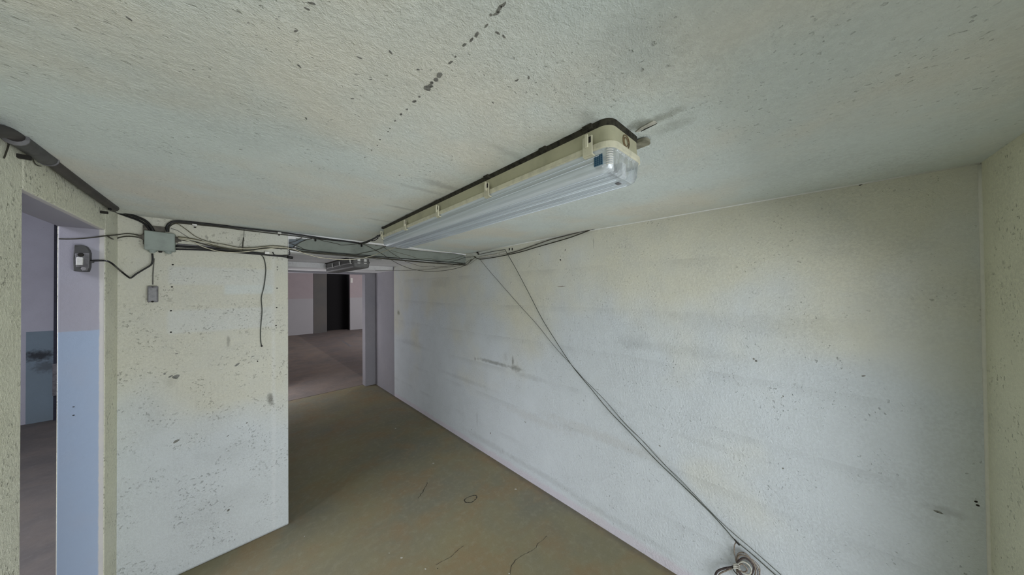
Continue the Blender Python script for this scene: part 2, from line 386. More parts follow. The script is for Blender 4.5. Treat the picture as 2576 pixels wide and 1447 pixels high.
kind(mbox('wall_hall', (2.70, 13.56, 0), (2.74, 13.9, 2.8), M_darkdoor)); kind(mbox('wall_hall', (3.58, 13.56, 0), (3.62, 13.9, 2.8), M_darkdoor))
# end wall behind the viewer with the garage opening in it
kind(mbox('wall_back', (1.53, YE-.12, 0), (W, YE, 2.12), M_end, bevel=.004))
kind(mbox('wall_back', (-.40, YE-.12, 1.70), (1.53, YE, 2.12), M_end))
kind(mbox('wall_back', (L, YE-.12, 0), (-.40, YE, 2.12), M_end))
gd = kind(empty('door_1', (.55, YE-.28, 1.74)))
for k in range(6): mbox('door_panel', (-.31, YE-.30+.003*(k % 2), 1.74+k*.118), (1.52, YE-.27, 1.74+k*.118+.114), M_door, gd, bevel=.003)
mbox('door_handle', (.50, YE-.325, 1.78), (.62, YE-.302, 1.80), M_dgrey, gd, bevel=.002)

# lintel over the passage and the grey board on its face
kind(mbox('beam', (.287, Y1, 1.915), (W, Y1+.13, 2.12), M_ceil2))
board = kind(empty('trim_1', (1.04, Y1-.01, 1.915)))
bm = bmesh.new()
pts = [A(746, 600, 1, Y1-.012), A(830, 605, 1, Y1-.012), A(909, 613, 1, Y1-.012), A(1006, 624.5, 1, Y1-.012), A(1077, 632.5, 1, Y1-.012), A(1140, 638.5, 1, Y1-.012), A(1163, 641, 1, Y1-.012), A(1171, 645, 1, Y1-.012), A(1172, 652, 1, Y1-.012), A(1170, 665, 1, Y1-.012), A(746, 630, 1, Y1-.012)]
def prism(bm, pts, d):
    a = [bm.verts.new(p) for p in pts]; b = [bm.verts.new(Vector(p)+Vector(d)) for p in pts]
    bm.faces.new(a); bm.faces.new(list(reversed(b)))
    for i in range(len(a)): bm.faces.new((a[i], b[i], b[(i+1) % len(a)], a[(i+1) % len(a)]))
prism(bm, pts, (0, .010, 0)); fin('board', bm, M_beam, board)
bm = bmesh.new(); prism(bm, [A(727.5, 602, 1, Y1-.013), A(775, 603, 1, Y1-.013), A(762, 606, 1, Y1-.013), A(746, 618, 1, Y1-.013), A(727.5, 627, 1, Y1-.013)], (0, .012, 0)); o = fin('board', bm, M_beamdk, board); o['label'] = 'darker slate grey end of the board'

# dark gap built as a painted post and dado in the side room
M_dado = plaster('side_room_dado', (108, 122, 130), (104, 116, 122), rough_relief=.4, stains=[((-1.75, 6.83, .85), (.17, .2, .09), .85, (44, 40, 40)), ((-1.70, 6.83, .70), (.12, .2, .10), .5, (58, 48, 44))])
p0 = at(66, 836, 1, 6.84); p1 = at(136, 1057, 1, 6.84)
kind(mbox('trim_2', (p0.x, 6.835, 0.0), (p1.x+.02, 6.85, p0.z), M_dado))
po = kind(empty('trim_3', (p1.x+.05, 6.80, 0)))
mbox('gap_strip', (p1.x+.005, 6.79, 0), (p1.x+.16, 6.849, 2.915), M_darkgap, po)
q0 = at(140, 915, 1, 6.78); q1 = at(140, 995, 1, 6.78)
mbox('meter_panel', (p1.x+.005, 6.765, q1.z), (p1.x+.13, 6.789, q0.z), M_mgrey, po)
# white plate standing in for the small bright light by the dark opening
tag(mbox('bright_light_plate', (3.60, 13.385, 2.00), (3.68, 13.40, 2.20), M_clipw), 'tiny white plate on the far hall wall right of the dark gap', 'switch')

# ------------------------------------------------------------------ wear on the walls: plugs, chips, flakes, cracks
def disc(name, p, ax, sgn, r, h, mat, parent, sides=10, squash=1.):
    bm = bmesh.new(); n = Vector((0, 0, 0)); n[ax] = sgn
    a, b = rot_frame(n); rng = random.random()
    c = Vector(p)
    top = []; bot = []
    for k in range(sides):
        t = 2*math.pi*k/sides; q = a*math.cos(t)*r+b*math.sin(t)*r*squash
        bot.append(bm.verts.new(c+q)); top.append(bm.verts.new(c+q*.8+n*h))
    bm.faces.new(bot); bm.faces.new(top)
    for k in range(sides): bm.faces.new((bot[k], bot[(k+1) % sides], top[(k+1) % sides], top[k]))
    return fin(name, bm, mat, parent)
for u, v in [(434.5, 666), (432.5, 722), (430, 782), (430, 836), (697, 725), (696, 774), (694.5, 819)]:
    disc('drill_plug', A(u, v, 1, Y1), 1, -1, .0045, .0015, M_hole, pw, squash=.9)
for v in (672, 679): disc('drill_plug', A(698, v, 1, Y1), 1, -1, .0045, .0012, M_chip, pw)
disc('drill_plug', A(648, 909, 1, Y1), 1, -1, .004, .0015, M_hole, pw)
for v in (1024, 1045): disc('drill_hole', A(185, v, 1, YF), 1, -1, .0035, .001, M_hole, revp, squash=.6)
def chip(p, ax, sgn, w_, h_, ang, mat, parent, name='chip', n=9, seed=None, th=.0012):
    rnd = random.Random(seed); bm = bmesh.new(); nrm = Vector((0, 0, 0)); nrm[ax] = sgn
    e1 = Vector((0, 1, 0)) if ax != 1 else Vector((1, 0, 0)); e2 = nrm.cross(e1)
    ca, sa = math.cos(ang), math.sin(ang); f1 = e1*ca+e2*sa; f2 = -e1*sa+e2*ca; c = Vector(p)
    P = []
    for k in range(n):
        t = 2*math.pi*k/n; q = .65+.45*rnd.random(); P.append(c+f1*math.cos(t)*w_*q+f2*math.sin(t)*h_*q)
    a = [bm.verts.new(x) for x in P]; b = [bm.verts.new(x+nrm*th) for x in P]
    bm.faces.new(a); bm.faces.new(b)
    for k in range(n): bm.faces.new((a[k], a[(k+1) % n], b[(k+1) % n], b[k]))
    return fin(name, bm, mat, parent)
for i, (u, v, w_, h_, an) in enumerate([(596, 918, .010, .0055, .6), (443, 948, .011, .010, 0), (429, 947, .006, .004, .5), (414, 941, .004, .0035, 0), (443, 1110, .011, .006, .5), (636, 897, .006, .002, .3), (574, 1284, .005, .006, .5), (621, 1064, .004, .003, .6), (573, 1097, .005, .002, .4), (444, 890, .005, .002, 0)]):
    chip(A(u, v, 1, Y1), 1, -1, w_*1.6, h_*1.25, an, M_chip, pw, seed=i)
crack = [(1266, 12, .012, .004), (1256, 22, .016, .005), (1250, 33, .012, .004), (1235, 37, .004, .004), (1223, 65, .009, .003), (1199, 87, .012, .005), (1186, 100, .010, .004), (1168, 113, .010, .004), (1146, 142, .005, .003), (1133, 157, .011, .004), (1106, 189, .013, .006), (1097, 200, .009, .006), (1086, 208, .006, .005), (1074, 221, .013, .011), (1083, 216, .010, .006), (1055, 243, .005, .003), (1043, 255, .010, .004), (1024, 275, .005, .003), (1009, 287, .007, .003), (994, 304, .006, .0025), (981, 323, .004, .002), (976, 331, .003, .002), (956, 351, .005, .003), (949, 366, .004, .002), (935, 378, .006, .002), (918, 396, .005, .0018), (888, 427, .005, .0015), (878, 436, .004, .0015)]
for i, (u, v, w_, h_) in enumerate(crack):
    chip(A(u, v, 2, 2.0468), 2, -1, w_*(.5 if v < 180 else .7), h_*(.55 if v < 180 else .8), random.uniform(-.3, .3), M_chip, ceiling, seed=50+i, th=.0008)
for i, (u, v) in enumerate([(325, 47), (785, 8), (773, 22), (744, 78), (753, 166), (770, 298), (887, 248), (1240, 258), (933, 200), (905, 145), (983, 132), (1252, 83), (1268, 92), (1005, 441), (605, 376), (1052, 175), (1300, 202), (1330, 195)]):
    chip(A(u, v, 2, 2.0468), 2, -1, random.uniform(.003, .006), .0018, random.uniform(0, 3), M_chip, ceiling, seed=90+i, th=.0006)
def patch(name, pix, z, th, mat, parent):
    bm = bmesh.new(); P = [at(u, v, 2, z) for u, v in pix]
    a = [bm.verts.new(p) for p in P]; b = [bm.verts.new(p-Vector((0, 0, th))) for p in P]
    bm.faces.new(a); bm.faces.new(b)
    for k in range(len(a)): bm.faces.new((a[k], a[(k+1) % len(a)], b[(k+1) % len(a)], b[k]))
    return fin(name, bm, mat, parent)
patch('plaster_flake', [(1599, 331), (1609, 322), (1627, 312), (1643, 303), (1650, 304), (1653, 308), (1640, 314), (1624, 321), (1608, 330)], 2.0465, .002, M_flake, ceiling)
patch('crack', [(1612, 328), (1632, 317), (1651, 309), (1653, 311), (1634, 320.5), (1613, 331)], 2.0466, .0006, M_hole, ceiling)
for i, (u, v, w_, h_) in enumerate([(1410, 654, .008, .006), (1357, 640, .008, .003), (1422, 629, .004, .008), (1014, 759, .03, .02), (1195, 903, .006, .02), (1234, 1090, .006, .012), (1186, 1081, .004, .008), (1321, 1062, .010, .004), (1896, 903, .005, .005), (1902, 908, .005, .005), (1617, 1090, .004, .004), (1660, 1122, .007, .004), (2455, 1262, .004, .004), (2460, 1272, .004, .004), (2360, 1288, .012, .004), (1970, 1179, .004, .004), (2165, 465, .006, .003), (1970, 997, .003, .003), (2172, 946, .006, .003), (2510, 984, .004, .004)]):
    mat = M_hole if i in (0, 12, 13, 16) else M_chip
    if i == 3: continue
    chip(A(u, v, 0, W), 0, -1, w_, h_, random.uniform(-.4, .4), mat, wr, seed=130+i, th=.0008)
disc('wall_anchor', A(1286, 712, 0, W), 0, -1, .012, .004, M_flake, wr)
for u in (1282, 1289): mbox('bent_nail', tuple(at(u, 627, 0, W-.002)-Vector((.004, .0025, .010))), tuple(at(u, 627, 0, W)+Vector((0, .0025, .010))), M_hole, wr)
def ribbon(name, pix, w_, mat, parent, jit=.0):
    P = smooth_path([at(u, v, 2, 0.0) for u, v in pix], 5); bm = bmesh.new(); pr = None
    for i, p in enumerate(P):
        d = (P[min(i+1, len(P)-1)]-P[max(0, i-1)]).normalized(); n = Vector((-d.y, d.x, 0))
        j = Vector((random.uniform(-1, 1), random.uniform(-1, 1), 0))*jit; ww = w_*random.uniform(.3, 1)
        q = [bm.verts.new(p+j+n*ww+Vector((0, 0, .0006))), bm.verts.new(p+j-n*ww+Vector((0, 0, .0006)))]
        if pr: bm.faces.new((pr[0], pr[1], q[1], q[0]))
        pr = q
    return fin(name, bm, mat, parent)
patch('floor_mark', [(858, 858), (864, 858), (886, 871), (880, 872)], .0045, -.001, M_mgrey, floor)
M_crk = flat('dark_floor_crack', (66, 62, 52), .95)
M_bead = flat('fresh_paint_bead', (238, 240, 238), .8, var=.03)
mtube('sealant_bead', [(W+.001, YE+.002, 2.049), (W+.001, .8, 2.049), (W+.001, 1.1, 2.049), (W+.001, 1.8, 2.0375), (W+.001, 2.45, 2.0275)], .0065, M_bead, wr, sides=12, n=1)
mtube('sealant_bead', [(W+.001, YE-.001, 0), (W, YE-.001, .5), (W+.001, YE-.001, 1.1), (W, YE-.001, 1.6), (W+.001, YE-.001, 2.04)], .0075, flat('corner_paint', (226, 226, 214), .9, var=.02), wr, sides=12, n=4)
ribbon('crack', [(1283, 1447), (1288, 1421), (1310, 1399), (1330, 1390), (1348, 1378), (1352, 1370), (1376, 1350)], .0022, M_crk, floor, .003)
ribbon('crack', [(1096, 1421), (1130, 1404), (1150, 1385), (1166, 1374)], .0018, M_crk, floor, .003)
ribbon('crack', [(1052, 1253), (1063, 1238), (1070, 1225), (1075, 1215)], .004, M_crk, floor, .006)
ribbon('crack', [(1168, 1258), (1172, 1264), (1185, 1264), (1197, 1256), (1199, 1248), (1190, 1247), (1176, 1252), (1168, 1258)], .006, M_crk, floor, .002)
for i, (u, v, s_) in enumerate([(1297, 1231, .012), (1090, 1166, .012), (995, 1078, .010), (1070, 1432, .006), (1281, 1444, .006), (1101, 1431, .004), (766, 1350, .006), (979, 1392, .004), (1010, 1404, .008)]):
    chip(A(u, v, 2, .0), 2, 1, s_, s_*.5, random.random(), M_flake if i not in (5,) else M_hole, floor, name='paint_fleck', seed=200+i, th=.0015)

# ------------------------------------------------------------------ fluorescent fittings
def fixture(loc, rz, length, label, near_lens=True, dark=False):
    root = empty('fluorescent_light', loc, rz); Lh = length/2
    hm = M_lamp_shade if dark else M_lamp
    wd = .166
    def part(name, bm, mat, smooth=False, bevel=0, parent=root):
        o = fin(name, bm, mat, None, smooth=smooth, bevel=bevel); o.parent = parent; return o
    cx, cy = wd/2, Lh
    # lumpy dark block painted as the shadow gap above the housing
    bm = bmesh.new(); loft(bm, [rrect(wd+.004, length+.004, .030, 0, cx, cy), rrect(wd-.002, length-.002, .028, -.018, cx, cy)])
    for q in (.06, .21, .48, .86, 1.2, length-.02):
        if q < length: box(bm, (-.010+random.uniform(0, .004), q-.014, -.012), (.01, q+.012, -.001))
    part('shadow_gap', bm, M_gap)
    bm = bmesh.new(); loft(bm, [rrect(wd, length, .028, -.016, cx, cy), rrect(wd, length, .028, -.030, cx, cy), rrect(wd+.004, length+.004, .03, -.056, cx, cy)])
    part('housing', bm, hm)
    bm = bmesh.new(); loft(bm, [rrect(wd+.004, length+.004, .03, -.055, cx, cy), rrect(wd+.016, length+.016, .036, -.058, cx, cy), rrect(wd+.017, length+.017, .036, -.071, cx, cy), rrect(wd+.010, length+.010, .034, -.073, cx, cy)])
    part('rim', bm, M_clip if not dark else hm)
    bm = bmesh.new(); box(bm, (.012, .03, -.072), (wd-.012, length-.03, -.066))
    tray = part('reflector_tray', bm, M_tray)
    for k, x in enumerate((cx-.035, cx+.035)):
        bm = bmesh.new(); tube(bm, [(x, .05, -.092), (x, length-.05, -.092)], .013, 16, 1); tb = part('lamp_tube', bm, M_tube, True)
        for y0, y1 in ((.040, .062), (length-.062, length-.040)):
            bm = bmesh.new(); tube(bm, [(x, y0, -.092), (x, y1, -.092)], .0136, 16, 1); part('end_cap', bm, M_metal, True, parent=tb)
        for y0 in (.022, length-.040):
            bm = bmesh.new(); box(bm, (x-.012, y0, -.112), (x+.012, y0+.018, -.068)); part('lamp_holder', bm, M_clipw, bevel=.003)
    bm = bmesh.new()
    rs = [rrect(wd+.008, length+.008, .030, -.073, cx, cy), rrect(wd+.002, length+.002, .024, -.078, cx, cy), rrect(wd-.004, length-.004, .022, -.110, cx, cy), rrect(wd-.012, length-.012, .020, -.120, cx, cy), rrect(wd-.030, length-.030, .016, -.126, cx, cy)]
    loft(bm, rs, cap0=False)
    if near_lens: part('diffuser', bm, M_lens if not dark else M_lamp_shade, smooth=False, bevel=0)
    else: bm.free()
    # bright moulded corner ridges and the ribs that follow the long sides of the diffuser
    if dark:
        for x in (.040, .105):
            bm = bmesh.new(); box(bm, (x, -.006, -.080), (x+.028, .004, -.030)); part('end_block', bm, M_clipw, bevel=.003)
    if near_lens and not dark:
        for i, x in enumerate([.0, .01, .02]):
            pass
        for k, (xx, zz) in enumerate([(-.0005, -.086), (.0005, -.098), (.003, -.108), (.022, -.1262), (.05, -.1268), (.083, -.1268), (.116, -.1268), (.144, -.1262)]):
            bm = bmesh.new(); tube(bm, [(xx, .03, zz), (xx, length-.03, zz)], .0011, 6, 1); part('diffuser_rib', bm, M_lens, True)
        for k in range(7):
            bm = bmesh.new(); z = -.080-k*.0055
            a0 = [(.008-.010*math.cos(t)+k*.0003, .008-.010*math.sin(t)+k*.0003, z) for t in (-.1, .3, .78, 1.3, 1.65)]
            tube(bm, a0, .0014, 6, 3); part('corner_ridge', bm, M_clipw, True)
        bm = bmesh.new(); box(bm, (-.0010, .021, -.110), (.0024, .044, -.084)); st = part('sticker', bm, M_sticker); st['label'] = 'small dark blue sticker'
        bm = bmesh.new(); box(bm, (.10, .030, -.1278), (.118, .042, -.1264)); part('label_plate', bm, M_mgrey, bevel=.002)
        # knock-out rings on the near end and a bracket ear
        for rr in (.017, .011):
            bm = bmesh.new()
            tube(bm, [(cx-.005+rr*math.cos(t), -.0025, -.038+rr*math.sin(t)) for t in [2*math.pi*q/20 for q in range(21)]], .0012, 6, 1)
            part('cable_knockout', bm, flat('rusty_ring', (132, 112, 84), .8), True)
        bm = bmesh.new(); loft(bm, [rrect(.036, .055, .012, -.004, wd+.006, .005), rrect(.036, .055, .012, -.013, wd+.006, .005)]); part('bracket_ear', bm, flat('dusty_bracket', (156, 154, 136), .8))
    # clips along both long sides
    ys = [.055, .47, .835, 1.20, 1.575] if length > 1.3 else [.06, .45, .75, length-.03]
    cm = M_clip if not dark else M_clipw
    for sx in (0, 1):
        for y in ys:
            x0 = -.010 if sx == 0 else wd+.010; s_ = -1 if sx == 0 else 1
            bm = bmesh.new()
            box(bm, (min(x0, x0+s_*.004), y-.014, -.082), (max(x0, x0+s_*.004), y+.014, -.034))
            box(bm, (min(x0, x0-s_*.012), y-.014, -.084), (max(x0, x0-s_*.012), y+.014, -.079))
            box(bm, (min(x0+s_*.004, x0+s_*.009), y-.004, -.062), (max(x0+s_*.004, x0+s_*.009), y+.004, -.030))
            c = part('clip', bm, cm, bevel=.0012)
            bm = bmesh.new(); box(bm, (min(x0+s_*.0042, x0+s_*.0048), y-.011, -.052), (max(x0+s_*.0042, x0+s_*.0048), y-.005, -.037))
            part('slot', bm, M_hole, parent=c); bm = bmesh.new()
            box(bm, (min(x0-s_*.002, x0-s_*.010), y+.0142, -.060), (max(x0-s_*.002, x0-s_*.010), y+.0175, -.032)); part('slot', bm, M_hole, parent=c)
    tag(root, label, 'light', None); return root
lz = 2.047
fixture((.648, .318, lz), -.0346, 1.60, 'long cream fluorescent ceiling light with clear ribbed cover, nearest the viewer')
fixture((.925, 3.34, 2.012), .02, 1.13, 'short fluorescent light, painted grey for shade, on the passage ceiling beyond the opening', dark=True)

# ------------------------------------------------------------------ cables
def wire(name, pix, r, mat, label, cat='cable', group=None, sides=8, n=5):
    o = mtube(name, [at(*p) if not isinstance(p, Vector) else p for p in pix], r, mat, sides=sides, n=n)
    return tag(o, label, cat, group)
YW = Y1-.022
def yw(*pp, y=YW): return [(u, v, 1, y) for u, v in pp]
# conduit on the left wall with its sleeve and clamps
XC = L+.0215
cond = empty('conduit', at(150, 425, 0, XC))
mtube('pipe', [at(u, v, 0, XC) for u, v in [(-60, 330), (-5, 329), (22, 333), (44, 346), (66, 362), (99, 386), (122, 401), (160, 431), (220, 476), (287, 524)]], .0155, M_pipe, cond, sides=14)
o = mtube('sleeve', [at(u, v, 0, XC) for u, v in [(38, 346), (66, 365), (99, 388), (117, 399)]], .0195, M_dgrey, cond, sides=16); o['label'] = 'thicker grey sleeve'
for u, v in [(37, 345), (118, 400)]:
    p = at(u, v, 0, XC); d = (at(u+12, v+9, 0, XC)-p).normalized()
    mtube('sleeve_collar', [p, p+d*.005], .0210, M_mgrey, cond, sides=16, n=1)
for u, v in [(79, 386), (272, 528)]:
    p = at(u, v, 0, XC)
    mbox('clamp', (L, p.y-.006, p.z-.020), (XC, p.y+.006, p.z-.008), M_hole, cond, bevel=.002)
mtube('tie_wire', [at(u, v, 0, L+.004) for u, v in [(20, 345), (22, 362), (16, 382), (10, 398)]], .0016, M_dkolive, cond)
mtube('tie_wire', [at(u, v, 0, L+.004) for u, v in [(80, 392), (86, 408), (94, 416), (103, 418)]], .0014, M_dkolive, cond)
tag(cond, 'thick dark conduit along the top of the left wall above the doorway', 'conduit')
wire('cable', [(280, 521, 0, XC), (292, 528, 1, 2.50), (322, 538, 1, 2.515), (347, 547, 1, 2.515), (366, 556, 1, 2.515), (379, 569, 1, 2.515), (386, 582, 1, 2.515)], .0068, M_black, 'upper of two black cables between the conduit and the grey junction box')
wire('cable', [(276, 526, 0, XC), (290, 533, 1, 2.515), (320, 544, 1, 2.525), (345, 553, 1, 2.525), (362, 562, 1, 2.525), (373, 573, 1, 2.525), (380, 583, 1, 2.525)], .0055, M_black, 'lower of two black cables between the conduit and the grey junction box')
# from the box along the ceiling to the lamp
wire('cable', yw((421, 583), (420, 570), (428, 561), (441, 557), (471, 558.5), (560, 568), (613, 574.5), (700, 584), (760, 592), (826, 602), (885, 609))+[(908, 612, 1, 2.50), (930, 605, 1, 2.25), (945, 598, 1, 2.07), (957, 592, 1, 1.94)], .0058, M_black, 'upper thick black cable running under the ceiling edge to the long light', n=6)
wire('cable', yw((424, 583), (425, 572), (433, 565), (445, 561.5), (471, 563), (560, 572), (613, 579), (700, 589), (760, 596), (826, 605), (885, 612), y=Y1-.008)+[(908, 614, 1, 2.51), (930, 608, 1, 2.26)], .0036, M_dkolive, 'thinner dark cable just below the thick cable along the ceiling edge', n=6)
for k, v in enumerate((599, 592)):
    tag(mtube('cable_tail', [at(935, 606, 1, 2.22), at(943, v+6, 1, 2.1), at(951, v, 1, 1.99)], .003, M_black, n=4), ['lower loose black cable tail at the far end of the long light', 'upper loose black cable tail at the far end of the long light'][k], 'cable')
# cable clips
for i, (u, v) in enumerate([(490.5, 568), (702, 588)]):
    p = at(u, v, 1, Y1-.001); c = empty('cable_clip', p)
    mbox('saddle', (p.x-.010, Y1-.032, p.z-.004), (p.x+.010, Y1, p.z+.006), M_clipw, c, bevel=.003)
    disc('nail', (p.x, Y1-.001, p.z-.010), 1, -1, .006, .006, M_hole, c, squash=.5)
    tag(c, ['white cable clip on the ceiling-edge cable near the junction box', 'white cable clip on the ceiling-edge cable at the wall corner'][i], 'clip', 'cable clips')
for i, (u, v) in enumerate([(793, 604), (909, 618)]):
    p = at(u, v, 1, Y1-.014)
    tag(mbox('cable_hook', (p.x-.004, Y1-.034, p.z-.010), (p.x+.004, Y1-.010, p.z+.010), M_hole, bevel=.002), ['small black hook under the cable at the left part of the grey board', 'small black hook where the cable turns towards the long light'][i], 'hook', 'cable hooks')
wire('tie_wire', yw((614, 577), (613.5, 592), (612.5, 600), (611, 612), (610.5, 625), (610, 637), y=Y1-.034), [.0012, .0012, .003, .003, .0028, .0022], M_dkolive, 'dark vertical tie wire holding the wire bundle on the pillar wall', 'wire')
# lower black pair
wire('cable', yw((441, 620), (500, 623), (560, 628), (611, 633), (650, 637), (672, 639)), .0062, M_black, 'thick black cable leaving the right side of the junction box')
wire('cable', yw((441, 627), (500, 628.5), (560, 632.5), (631, 638), (690, 643.5), (735, 648.5), y=Y1-.010), .0050, M_black, 'lowest black cable on the pillar wall ending at its corner')
wire('cable', yw((686, 634), (690, 641), (700, 643), (718, 643), (728, 641), (728.5, 634), (727, 629))[0:], .0030, M_black, 'small black cable loop at the pillar corner')
pe = at(735, 649, 1, Y1-.012)
tag(mtube('cable_end', [pe-Vector((.028, 0, -.004)), pe+Vector((.004, -.004, 0))], .0095, M_black, sides=12, n=1), 'thick black taped cable end poking past the pillar corner', 'cable')
wire('cable_trunking', yw((445, 615), (500, 619), (540, 622), (575, 627), y=Y1-.006), .0050, M_mgrey, 'short grey pipe above the thick black cable beside the junction box', 'conduit')
p = at(671, 637, 1, Y1); tag(mbox('cable_clip', (p.x-.012, Y1-.034, p.z-.009), (p.x+.012, Y1, p.z+.008), M_clipw, bevel=.003), 'white cable clip on the lower black cables', 'clip', 'cable clips')
# thin wires on the pillar wall
wire('wire', yw((441, 562), (450, 565), (470, 578.6), (494, 596), (526, 608), (563, 614.5), (600, 622), (631, 623), (687, 618.5), (724, 621.5), y=Y1-.030), .0018, M_olive, 'olive wire starting at the black cable bend above the junction box', 'wire')
wire('wire', yw((448, 596), (480, 600), (507, 606), (544, 619), (594, 627.5), (631, 626), (681, 621), (724, 624), y=Y1-.034), .0024, M_olive, 'olive wire leaving the upper gland of the junction box', 'wire')
wire('wire', yw((448, 600), (488, 609.7), (507, 619.6), (532, 628), (557, 633.5), (594, 635), (631, 632), (668, 627), (706, 622.5), (727, 625), y=Y1-.040), .0026, M_cream, 'lowest cream wire sagging across the black cables on the pillar wall', 'wire')
wire('wire', yw((448, 598), (488, 603.5), (519, 610), (540, 615), (575, 620), (600, 625), (640, 625), (672, 621), (700, 621), (727, 625.5), y=Y1-.037), .0022, M_cream, 'upper cream wire in the sagging bundle on the pillar wall', 'wire')
wire('wire', yw((449, 602), (470, 606), (488, 608), (519, 616), (557, 624.6), (594, 631), (631, 629.5), (668, 624.6), (724, 626.5), y=Y1-.031), .0032, M_dkolive, 'dark wire in the middle of the sagging bundle on the pillar wall', 'wire')
wire('wire', yw((430, 575), (446, 580), (462, 590), (478, 600), y=Y1-.004), .0014, M_grey_, 'short grey wire behind the black cable bend', 'wire')
wire('hanging_cable', yw((655, 641), (661, 645), (666, 657), (668.7, 677), (667, 700), (663.4, 725), (657.5, 750), (659.3, 782), (657, 810), (655.5, 835), (656, 858), (658, 870), y=Y1-.010), .0027, M_cord, 'grey-green cable end dangling down the pillar wall', 'cable')
disc('cable_tip', A(658.5, 871, 1, Y1-.010), 1, -1, .0055, .006, M_hole, bpy.data.objects['hanging_cable'])
# wires across the grey board
wire('wire', yw((727, 625), (745, 629), (760, 635.5), (780, 642), (806, 648), (840, 652), (870, 653), (905, 651), (935, 644), y=2.50)+[(962, 634, 1, 2.35), (985, 626, 1, 2.1), (1001, 620, 1, 1.94)], .0026, M_cream, 'white wire sagging below the grey board up to the long light', 'wire')
wire('wire', yw((727, 625), (745, 630), (767, 634), (830, 639), (900, 645), (980, 652), (1080, 661), (1172, 667), y=2.530), .0062, M_dkolive, 'thick dark cable along the bottom edge of the grey board', 'cable')
wire('wire', yw((727, 622), (745, 624), (767, 629), (830, 635.5), (900, 641), (980, 648), (1080, 656), (1172, 663), y=2.525), .0030, M_black, 'black wire lying on top of the thick cable at the board bottom', 'wire')
wire('wire', yw((727, 628), (760, 634.5), (830, 642), (900, 648), (960, 653.5), y=2.540), .0022, M_grey_, 'grey wire under the left half of the board', 'wire')
wire('wire', yw((908, 613), (920, 617), (940, 627), (960, 638), (981, 652), (1005, 665.5), (1032, 676), (1054, 680.5), (1079, 683), (1108, 682), (1141, 677), (1172, 667), y=2.51)+[(1186, 653, 0, 1.79)], .0022, M_dkolive, 'deepest dark wire sagging below the right half of the board', 'wire')
wire('wire', yw((944, 617), (962, 618.5), (969, 624.6), (989, 638.7), (1007, 649.6), (1020, 658), (1038, 664), (1057, 670), (1068, 671), (1077, 670), (1090, 670), (1095, 672), (1118, 671), (1146, 666), (1170, 662), y=2.515), .0016, M_dkolive, 'kinked thin wire sagging just below the right half of the board', 'wire')
wire('wire', [(944, 681, 1, 4.4), (992, 680.5, 0, 1.79), (1036, 680.3, 0, 1.79), (1075, 678, 0, 1.79), (1114, 673.5, 0, 1.79), (1157, 668, 0, 1.785), (1186, 652, 0, 1.79)], .0020, M_olive, 'straight olive wire from the knot far back into the passage', 'wire')
wire('wire', yw((983, 630), (1005, 636.5), (1032, 644), (1057, 652), (1081, 651), (1103, 655), (1136, 652), (1166, 644), y=2.528)+[(1184, 646, 0, 1.79)], .0012, M_olive, 'thinnest wire across the face of the board at right', 'wire')
wire('wire', yw((1100, 660), (1130, 659), (1150, 655), (1170, 648), y=2.527)+[(1185, 648, 0, 1.79)], .0014, M_dkolive, 'short dark wire rising over the right end of the board', 'wire')
wire('wire', yw((727.5, 612), (743, 617), (755, 622), (767, 628), (785, 631), y=2.528), .0020, M_dkolive, 'short dark wire crossing the slate end of the board downwards', 'wire')
wire('wire', yw((738, 622), (743, 618), (752, 612), (762, 607), (773, 603), (785, 600.5), y=2.522), .0022, M_dkolive, 'dark wire rising from the pillar corner to the ceiling-edge cable', 'wire')
wire('wire', yw((728, 611), (740, 608), (752, 603), (760, 598), y=2.530), .0022, M_dgrey, 'short slate wire at the upper left corner of the board', 'wire')
wire('wire', yw((800, 602), (813, 606), (832, 610), (850, 614), (858, 616.5), (875, 616), (892, 614.5), (905, 613), y=2.530), .0018, M_dkolive, 'shallow dark wire loop hanging below the ceiling-edge cable', 'wire')
wire('wire', yw((870, 640), (897, 640), (916, 636), (942, 631), (958, 625.7), (966, 622), (980, 619.5), y=2.520), .0020, M_dkolive, 'dark wire rising to the right across the middle of the board', 'wire')
wire('wire', yw((1000, 622.5), (1014, 624), (1060, 628.5), (1114, 633), (1141, 634), (1165, 637.5), y=2.51)+[(1185, 640, 0, 1.79), (1193, 646, 0, 1.79)], .0016, M_cream, 'cream wire following the ceiling edge to the knot', 'wire')
wire('wire', yw((912, 613), (960, 618), (1014, 627), (1060, 631.5), (1114, 636), (1141, 638), (1168, 643), y=2.525)+[(1192, 647, 0, 1.79)], .0014, M_olive, 'olive wire following the top edge of the board to the knot', 'wire')
wire('wire', yw((1150, 662), (1168, 666), (1175, 665), y=2.515)+[(1184, 657, 0, 1.79), (1194, 649, 0, 1.79)], .0024, M_dkolive, 'short dark wire tying the board cable to the knot', 'wire')
wire('wire', [(1174, 668, 0, 1.79), (1184, 663, 0, 1.79), (1192, 657, 0, 1.795), (1202, 650, 0, 1.795)], .0012, M_olive, 'frayed short wire below the knot', 'wire')
wire('cable', [(858, 678, 1, 5.25), (880, 678.5, 1, 5.25), (910, 680, 1, 5.25), (938, 682, 1, 5.25)], .010, M_black, 'short black cable on the lintel of the far opening')
